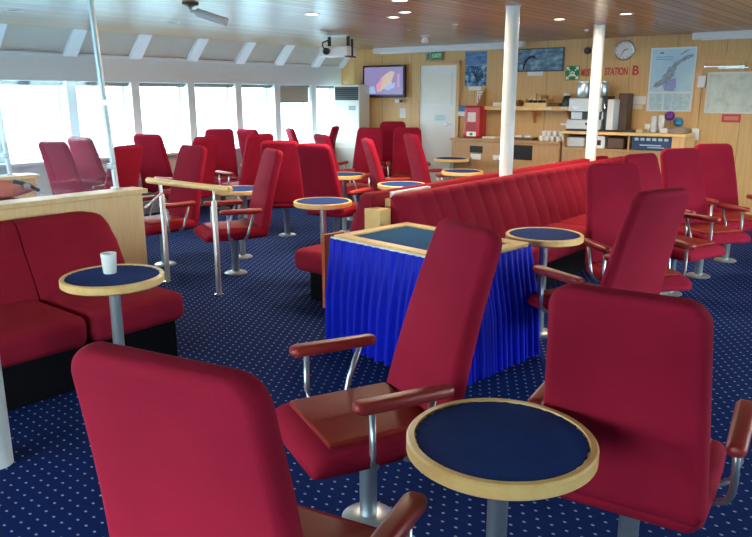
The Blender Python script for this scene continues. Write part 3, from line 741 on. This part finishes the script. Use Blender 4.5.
# ------------------------------------------------------------------ skirted table
o = thing('skirted_table', 'rectangular table with a royal blue pleated skirt and an oak framed top', 'table', (-2.565, 3.66, 0), math.radians(-6))
hx, hy = .52, .35
bm = bmesh.new()
for q in ((-hx, hx, -hy, -hy+.075), (-hx, hx, hy-.075, hy), (-hx, -hx+.075, -hy+.075, hy-.075), (hx-.075, hx, -hy+.075, hy-.075)): box(bm, *q, .70, .735, bev=.004)
link('wooden_frame', bm, OAKT, o)
link('top_inlay', B(-hx+.07, hx-.07, -hy+.07, hy-.07, .69, .722), TEAL, o)
link('table_carcass', B(-hx+.04, hx-.04, -hy+.04, hy-.04, .06, .70), CAB, o)
for sx in (-1, 1):
    for sy in (-1, 1): link('leg', B(sx*(hx-.07)-.025, sx*(hx-.07)+.025, sy*(hy-.07)-.025, sy*(hy-.07)+.025, 0, .07), CAB, o)
def skirt():
    per = []
    step = .008
    def side(a, b):
        n = max(2, int((Vector(b)-Vector(a)).length/step))
        for k in range(n): per.append((Vector(a).lerp(Vector(b), k/n), (Vector((b[1]-a[1], a[0]-b[0]))).normalized()))
    g = .012; P = [(-hx-g, -hy-g), (hx+g, -hy-g), (hx+g, hy+g), (-hx-g, hy+g)]
    for i in range(4): side(P[i], P[(i+1) % 4])
    zs = [.715, .69, .62, .5, .35, .2, .1, .02]
    rings = []; rnd = random.Random(3); ph = 0; phs = []
    for i in range(len(per)):
        ph += step*2*PI/(.058+.02*math.sin(i*.031)+.012*math.sin(i*.11)); phs.append(ph)
    for z in zs:
        f = min(1, (.715-z)/.35); amp = .003+.024*f; ring = []
        for i, (p, n) in enumerate(per):
            fl = .55 if n.x > .5 else .15 if n.x < -.5 else .1+.9*(p.x+hx)/(2*hx) if n.y < 0 else .1
            d = .004+.03*f+.08*fl*((.715-z)/.7)**1.3+amp*math.sin(phs[i])+.006*f*math.sin(phs[i]*.31)
            ring.append((p.x+n.x*d, p.y+n.y*d, z))
        rings.append(ring)
    return loft(bmesh.new(), rings, cap=False)
link('pleated_skirt', skirt(), SKIRT, o, True)
link('edge_trim', B(-hx-.014, hx+.014, -hy-.016, -hy-.001, .712, .722), WHITE, o)
link('side_board', B(-hx-.10, -hx-.072, -hy-.02, -hy+.16, .22, .725), nmat('orange_stained_wood', (.50, .10, .03), .4), o)

# ------------------------------------------------------------------ double sofa with divider and columns
def fluted(y0, y1, sgn, xb, xf, z0, z1, xt, pitch=.215, r=.06):
    # back cushion: front face leaning from (xf,z0) to (xt,z1); sgn=+1 faces +x
    rings = []
    n = int((y1-y0)/.018)
    for i in range(n+1):
        y = y0+(y1-y0)*i/n
        e = min(y-y0, y1-y); rr = .05
        sh = 0 if e >= rr else rr-math.sqrt(max(0, rr*rr-(rr-e)**2))
        g = .027*(abs(math.sin(PI*(y-y0)/pitch))**.4-1)
        pts = [(xb, z0)]
        for k in range(9):
            u = k/8; z = z0+(z1-r-z0)*u; x = xf+(xt-xf)*u
            bow = .02*math.sin(PI*u)
            pts.append((x+sgn*(g+bow-sh), z))
        wtop = abs(xt-xb)
        for k in range(1, 8):
            a = PI/2*k/7
            pts.append((xt+sgn*(g-sh) - sgn*(wtop*.5)*(1-math.cos(a)), z1-r+(r-sh*.6)*math.sin(a)))
        pts.append((xb, z1-.004-sh*.6))
        rings.append([(x, y, z) for x, z in pts])
    return loft(bmesh.new(), rings)
o = thing('fluted_sofa', 'long red sofa with a fluted back running towards the counter, facing right', 'sofa', (-2.9, 6.3, 0))
o_loc = Vector((-2.9, 6.3, 0)); MI = Matrix.Translation(-o_loc)
link('backrest', fluted(4.12, 8.7, 1, -3.24, -2.93, .36, .91, -3.12), REDS, o, True, M=MI)
for a, b in ((4.22, 5.25), (5.26, 6.4), (6.41, 7.55), (7.56, 8.68)):
    link('seat_cushion', soft(-3.2, -2.54, a, b, .25, .43, .05), REDS, o, True, M=MI)
link('plinth', B(-3.2, -2.64, 4.2, 8.65, 0, .26), BLACK, o, M=MI)
o = thing('fluted_sofa', 'red sofa back to back with the long fluted one, facing the windows', 'sofa', (-3.75, 6.2, 0))
MI = Matrix.Translation((3.75, -6.2, 0))
link('backrest', fluted(4.05, 8.6, -1, -3.36, -3.68, .36, .91, -3.52), REDS, o, True, M=MI)
for a, b in ((3.88, 5.05), (5.06, 6.25), (6.26, 7.45), (7.46, 8.6)):
    link('seat_cushion', soft(-4.06, -3.40, a, b, .25, .43, .06), REDS, o, True, M=MI)
link('plinth', B(-3.97, -3.42, 4.0, 8.55, 0, .26), BLACK, o, M=MI)
o = thing('sofa_divider', 'wooden divider wall between the two back to back sofas', 'divider', (-3.3, 6.3, 0))
link('panel', B(-.055, .055, -2.1, 2.38, 0, .86), PWOOD, o)
link('end_post', B(-.075, .075, -2.32, -2.19, 0, .81, bev=.004), OAKT, o)
link('top_strip', B(-.02, .02, -2.09, -1.6, .86, .915, bev=.004), WHITE, o)
def column(x, y, r, lab):
    o = thing('support_column', lab, 'column', (x, y, 0), 0, 'white support columns')
    link('shaft', lathe(bmesh.new(), [(0, 0), (r, 0), (r, CZ), (0, CZ)], 32), WHITEP, o, 'auto')
    link('ceiling_collar', lathe(bmesh.new(), [(r, CZ-.008), (r+.008, CZ-.008), (r+.008, CZ), (r, CZ)], 32), CASE, o, 'auto')
    return o
column(-3.3, 5.95, .062, 'white column rising from the sofa divider in the middle of the room')
column(-3.38, 8.09, .062, 'white column hiding part of the red lettering')
column(-3.175, 1.17, .065, 'white column cut off by the lower left photo edge')

# ------------------------------------------------------------------ left sofa and partitions
def sofa_left(x, y0, cuts, back, lab, lo):
    o = thing('banquette_sofa', lab, 'sofa', (x, y0, 0)); MI = Matrix.Translation((-x, -y0, 0))
    for a, b in zip(cuts, cuts[1:]):
        link('seat_cushion', soft(x-.72, x, a+.004, b-.004, .245, .43, .06), REDS, o, True, M=MI)
    for a, b in zip(back, back[1:]):
        rings = []
        # back cushion lofted along y, leaning
        n = 16
        for i in range(n+1):
            y = a+.003+(b-a-.006)*i/n; e = min(y-a, b-y); rr = .04; sh = 0 if e >= rr else rr-math.sqrt(max(0, rr*rr-(rr-e)**2))
            last = b == back[-1]; dz = 0
            if last and b-y < .16: dz = .16-math.sqrt(max(0, .16**2-(.16-(b-y))**2))
            zt = lo-dz*.6; xs = x-.58-sh*.6
            pts = [(x-.94, .30), (xs, .30), (xs+.01, .42), (xs-.05, .55), (xs-.12, .68), (xs-.17, zt-.06), (xs-.20, zt-.02), (xs-.24, zt), (x-.92, zt-.005)]
            rings.append([(p, y, z) for p, z in pts])
        link('back_cushion', loft(bmesh.new(), rings), REDS, o, 'auto', M=MI)
    link('plinth', B(x-.75, x-.06, cuts[0]+.02, cuts[-1]-.06, 0, .25), BLACK, o, M=MI)
    return o
sofa_left(-3.64, 1.85, [-.3, .85, 1.92, 2.57], [-.3, .85, 1.92, 2.54], 'red banquette sofa behind the table with the mug', .87)
o = thing('partition', 'pale wooden partition wall behind the left banquette sofa', 'partition', (-4.73, 1.37, 0))
link('panel', B(-.075, .075, -2.1, 1.58, 0, .92), PWOOD, o)
link('cap_board', B(-.10, .095, -2.12, 1.62, .92, .955, bev=.006), PWOOD, o)
def glass_screen(x, y, py, lab, ya):
    o = thing('glass_screen', lab, 'screen', (x, y, .955))
    for q in py:
        s = link('post', tube(bmesh.new(), [(0, q-y, 0), (0, q-y-.085, CZ-.955)], .02, 16), STEELP, o, 'auto')
        link('post_foot', lathe(bmesh.new(), [(.02, 0), (.04, 0), (.04, .012), (.02, .016)], 20, 0, q-y), CHROME, s, 'auto')
    link('pane', slab_poly(bmesh.new(), [(ya-y, .02), (py[-1]-y, .02), (py[-1]-y-.085, CZ-.957), (ya-y, CZ-.957)], -.004, .004, 'x'), SCREEN, o)
    link('clip', B(-.02, .02, py[-1]-y-.09, py[-1]-y-.03, .60, .64, bev=.004), CHROME, o)
    link('clip', B(-.02, .02, py[-1]-y-.05, py[-1]-y, .15, .19, bev=.004), CHROME, o)
    return o
glass_screen(-4.76, 2.0, [1.1, 2.81], 'clear glass screen with steel posts on the partition behind the left sofa', -.6)
# second partition behind
sofa_left(-5.30, 1.6, [-.3, .75, 1.75, 2.8], [-.3, .75, 1.75, 2.8], 'red banquette mostly hidden behind the left partition', .79)
o = thing('partition', 'short looking pale partition with a light cap further back at the left edge', 'partition', (-6.33, 1.2, 0))
link('panel', B(-.075, .075, -2.1, 1.72, 0, .92), PWOOD, o)
link('cap_board', B(-.10, .10, -2.12, 1.76, .92, .955, bev=.006), PWOOD, o)
glass_screen(-6.33, 2.0, [1.1, 2.75], 'glass screen with a steel post on the further partition at the left edge', -.6)
o = thing('shoulder_bag', 'salmon orange bag with a dark buckled strap behind the left partition', 'bag', (-6.13, 2.55, .79))
rings = []
for k in range(9):
    u = k/8; y = -.32+.62*u; q = math.sin(PI*min(max(u, .04), .96))**.5
    rings.append([(a*(.6+.4*q), y, .075+b*q) for a, b in rrect(.15, .15, .06)])
link('bag_body', loft(bmesh.new(), rings), fabric('salmon_cloth', (.62, .13, .06), (.75, .22, .12), 60), o, True)
link('strap', tube(bmesh.new(), [(.06, .10, .14), (.085, .17, .12), (.09, .24, .09), (.07, .30, .05)], .018, 8), BLACKP, o, True)
link('buckle', B(.085, .11, .16, .22, .075, .125, bev=.004), CHROME, o)

# ------------------------------------------------------------------ handrail
o = thing('handrail', 'oak handrail on two steel posts left of the centre aisle', 'handrail', (-4.95, 3.58, 0))
link('rail', tube(bmesh.new(), [(-.56, -.02, .90), (-.55, -.02, .90), (0, 0, .90), (.50, .02, .90), (.51, .02, .90)], .026, 14), OAKT, o, True)
for x, y in ((-.39, -.01), (.30, .06)):
    p = link('post', lathe(bmesh.new(), [(0, 0), (.022, 0), (.022, .78), (.015, .79), (.009, .80), (.009, .88), (0, .88)], 16, x, y*.3), STEELP, o, 'auto')
    link('post_foot', lathe(bmesh.new(), [(.022, 0), (.04, 0), (.04, .008), (.022, .012)], 18, x, y*.3), CHROME, p, 'auto')
link('wall_tie', tube(bmesh.new(), [(-.39, -.003, .80), (.2, -.55, .80)], .010, 8), CHROME, o)

# ------------------------------------------------------------------ ceiling fittings
def downlight(x, y, lab, on=True, r=.075):
    o = thing('ceiling_downlight', lab, 'light', (x, y, CZ), 0, 'recessed ceiling lights')
    link('trim_ring', lathe(bmesh.new(), [(r-.018, 0), (r-.015, -.006), (r, -.006), (r+.004, 0)], 28), CASE, o, 'auto')
    link('lamp', lathe(bmesh.new(), [(0, -.002), (r-.017, -.002), (r-.017, 0), (0, 0)], 24), LAMP if on else BLACKP, o)
    if on:
        ld = bpy.data.lights.new('lamp_light', 'AREA'); ld.shape = 'DISK'; ld.size = r*1.6; ld.energy = 18; ld.color = (1, .80, .55)
        lo = bpy.data.objects.new('lamp_light', ld); C.objects.link(lo); lo.parent = o; lo.location = (0, 0, -.012)
    return o
LAMP = nmat('lamp_on', (.9, .9, .85), .4, emit=(1, .93, .80), es=6)
for x, y, on, lab in ((-7.05, 3.28, 0, 'unlit ceiling light at the upper left corner of the photo'), (-5.14, 5.28, 1, 'lit ceiling light left of the photo centre, nearer than the projector'),
    (-4.69, 6.0, 1, 'small lit ceiling light above the sofa divider, between projector and middle column'), (-4.33, 5.72, 1, 'small lit ceiling light just right of another one above the divider'),
    (-3.47, 7.25, 1, 'lit ceiling light right of the middle column'), (-3.84, 5.0, 1, 'lit ceiling light cut off by the top photo edge near the middle column'),
    (-6.9, 4.9, 0, 'unlit ceiling light beside the tubular spotlight'), (-5.4, 7.3, 0, 'unlit ceiling light above the long screen case'), (-2.8, 8.2, 0, 'unlit ceiling light in front of the wall clock'),
    (-2.75, 7.2, 1, 'lit ceiling light above the blue coastal map')):
    downlight(x, y, lab, on, .07 if y > 5.5 else .08)
o = thing('smoke_detector', 'white round ceiling detector in front of the long screen case', 'detector', (-5.72, 8.0, CZ))
link('base', lathe(bmesh.new(), [(0, 0), (.06, 0), (.06, -.02), (.03, -.035), (0, -.035)], 24), WHITE, o, 'auto'); link('sensor', lathe(bmesh.new(), [(.035, -.035), (.05, -.07), (.045, -.10), (0, -.105)], 20), WHITE, o, 'auto')
for x, y, lab in ((-4.6, 7.0, 'small white sprinkler head above the serving counter side of the divider'), (-3.75, 8.6, 'small white sprinkler head nearest the sea picture')):
    o = thing('sprinkler_head', lab, 'sprinkler', (x, y, CZ))
    link('flange', lathe(bmesh.new(), [(0, 0), (.035, 0), (.03, -.012), (0, -.012)], 18), WHITE, o, 'auto'); link('nozzle', lathe(bmesh.new(), [(0, -.012), (.008, -.012), (.008, -.03), (.016, -.034), (0, -.036)], 12), CHROME, o, 'auto')
o = thing('tube_spotlight', 'white tubular spotlight hanging from the ceiling at the upper left', 'spotlight', (-5.32, 3.98, CZ))
link('mount', lathe(bmesh.new(), [(0, 0), (.07, 0), (.07, -.02), (.03, -.035), (0, -.035)], 24), nmat('mount_brown', (.2, .11, .08), .5), o, 'auto')
link('stem', tube(bmesh.new(), [(0, 0, -.03), (.0, .0, -.07), (.04, .04, -.085)], .018, 10), WHITE, o, True)
dv = Vector((.21, .21, -.09)); q = dv.to_track_quat('Z', 'Y').to_matrix().to_4x4()
link('lamp_tube', lathe(bmesh.new(), [(0, 0), (.03, 0), (.036, .01), (.036, .27), (.03, .28), (0, .275)], 24, M=Matrix.Translation((.03, .03, -.08)) @ q), WHITE, o, 'auto')
# projector
o = thing('projector', 'white projector hung from the ceiling by black brackets', 'projector', (-6.68, 7.35, CZ), math.radians(15))
link('body', B(-.21, .21, -.15, .15, -.27, -.14, bev=.02, seg=3), WHITE, o)
link('lens', lathe(bmesh.new(), [(0, 0), (.045, 0), (.045, .04), (.03, .045), (0, .03)], 20, M=Matrix.Translation((-.09, -.145, -.205)) @ MR), BLACKP, o, 'auto')
link('ceiling_plate', B(-.18, .18, -.08, .08, -.012, 0), CASE, o)
for x in (-.13, .15): link('mount_pole', B(x-.017, x+.017, -.017, .017, -.145, -.01), BLACKP, o)
link('side_bracket', B(.18, .235, -.17, .06, -.285, -.265, bev=.004), BLACKP, o); link('side_bracket', B(.20, .22, -.03, .01, -.27, -.05), BLACKP, o)
link('cable', tube(bmesh.new(), [(-.12, -.02, -.05), (-.18, -.1, -.09), (-.15, -.16, -.14), (-.10, -.165, -.20)], .009, 6), BLACKP, o, True)

# ------------------------------------------------------------------ light, camera, view
w = bpy.data.worlds.new('overcast_sky'); S.world = w; w.use_nodes = True
bg = w.node_tree.nodes['Background']; bg.inputs[0].default_value = (.86, .95, 1, 1); bg.inputs[1].default_value = 15
nt = w.node_tree
tc = nt.nodes.new('ShaderNodeTexCoord'); sp = nt.nodes.new('ShaderNodeSeparateXYZ'); rp = nt.nodes.new('ShaderNodeValToRGB')
nt.links.new(tc.outputs['Generated'], sp.inputs[0]); nt.links.new(sp.outputs[2], rp.inputs[0]); nt.links.new(rp.outputs[0], bg.inputs[0])
e = rp.color_ramp.elements; e[0].position = .0; e[0].color = (.15, .26, .31, 1); e[1].position = .06; e[1].color = (.76, .93, 1, 1)

cam = bpy.data.cameras.new('camera'); co = bpy.data.objects.new('camera', cam); C.objects.link(co)
co.location = (0, 0, 1.62); co.rotation_euler = (math.radians(90-13.656), 0, math.radians(39.345))
cam.sensor_fit = 'HORIZONTAL'; cam.sensor_width = 36; cam.lens = 710/752*36; cam.clip_start = .05
S.camera = co
vs = S.view_settings; vs.view_transform = 'Standard'; vs.look = 'None'; vs.gamma = 1; vs.use_curve_mapping = False; vs.exposure = 0.68
S.cycles.use_denoising = True
S.cycles.max_bounces = 8; S.cycles.diffuse_bounces = 5; S.cycles.transparent_max_bounces = 12
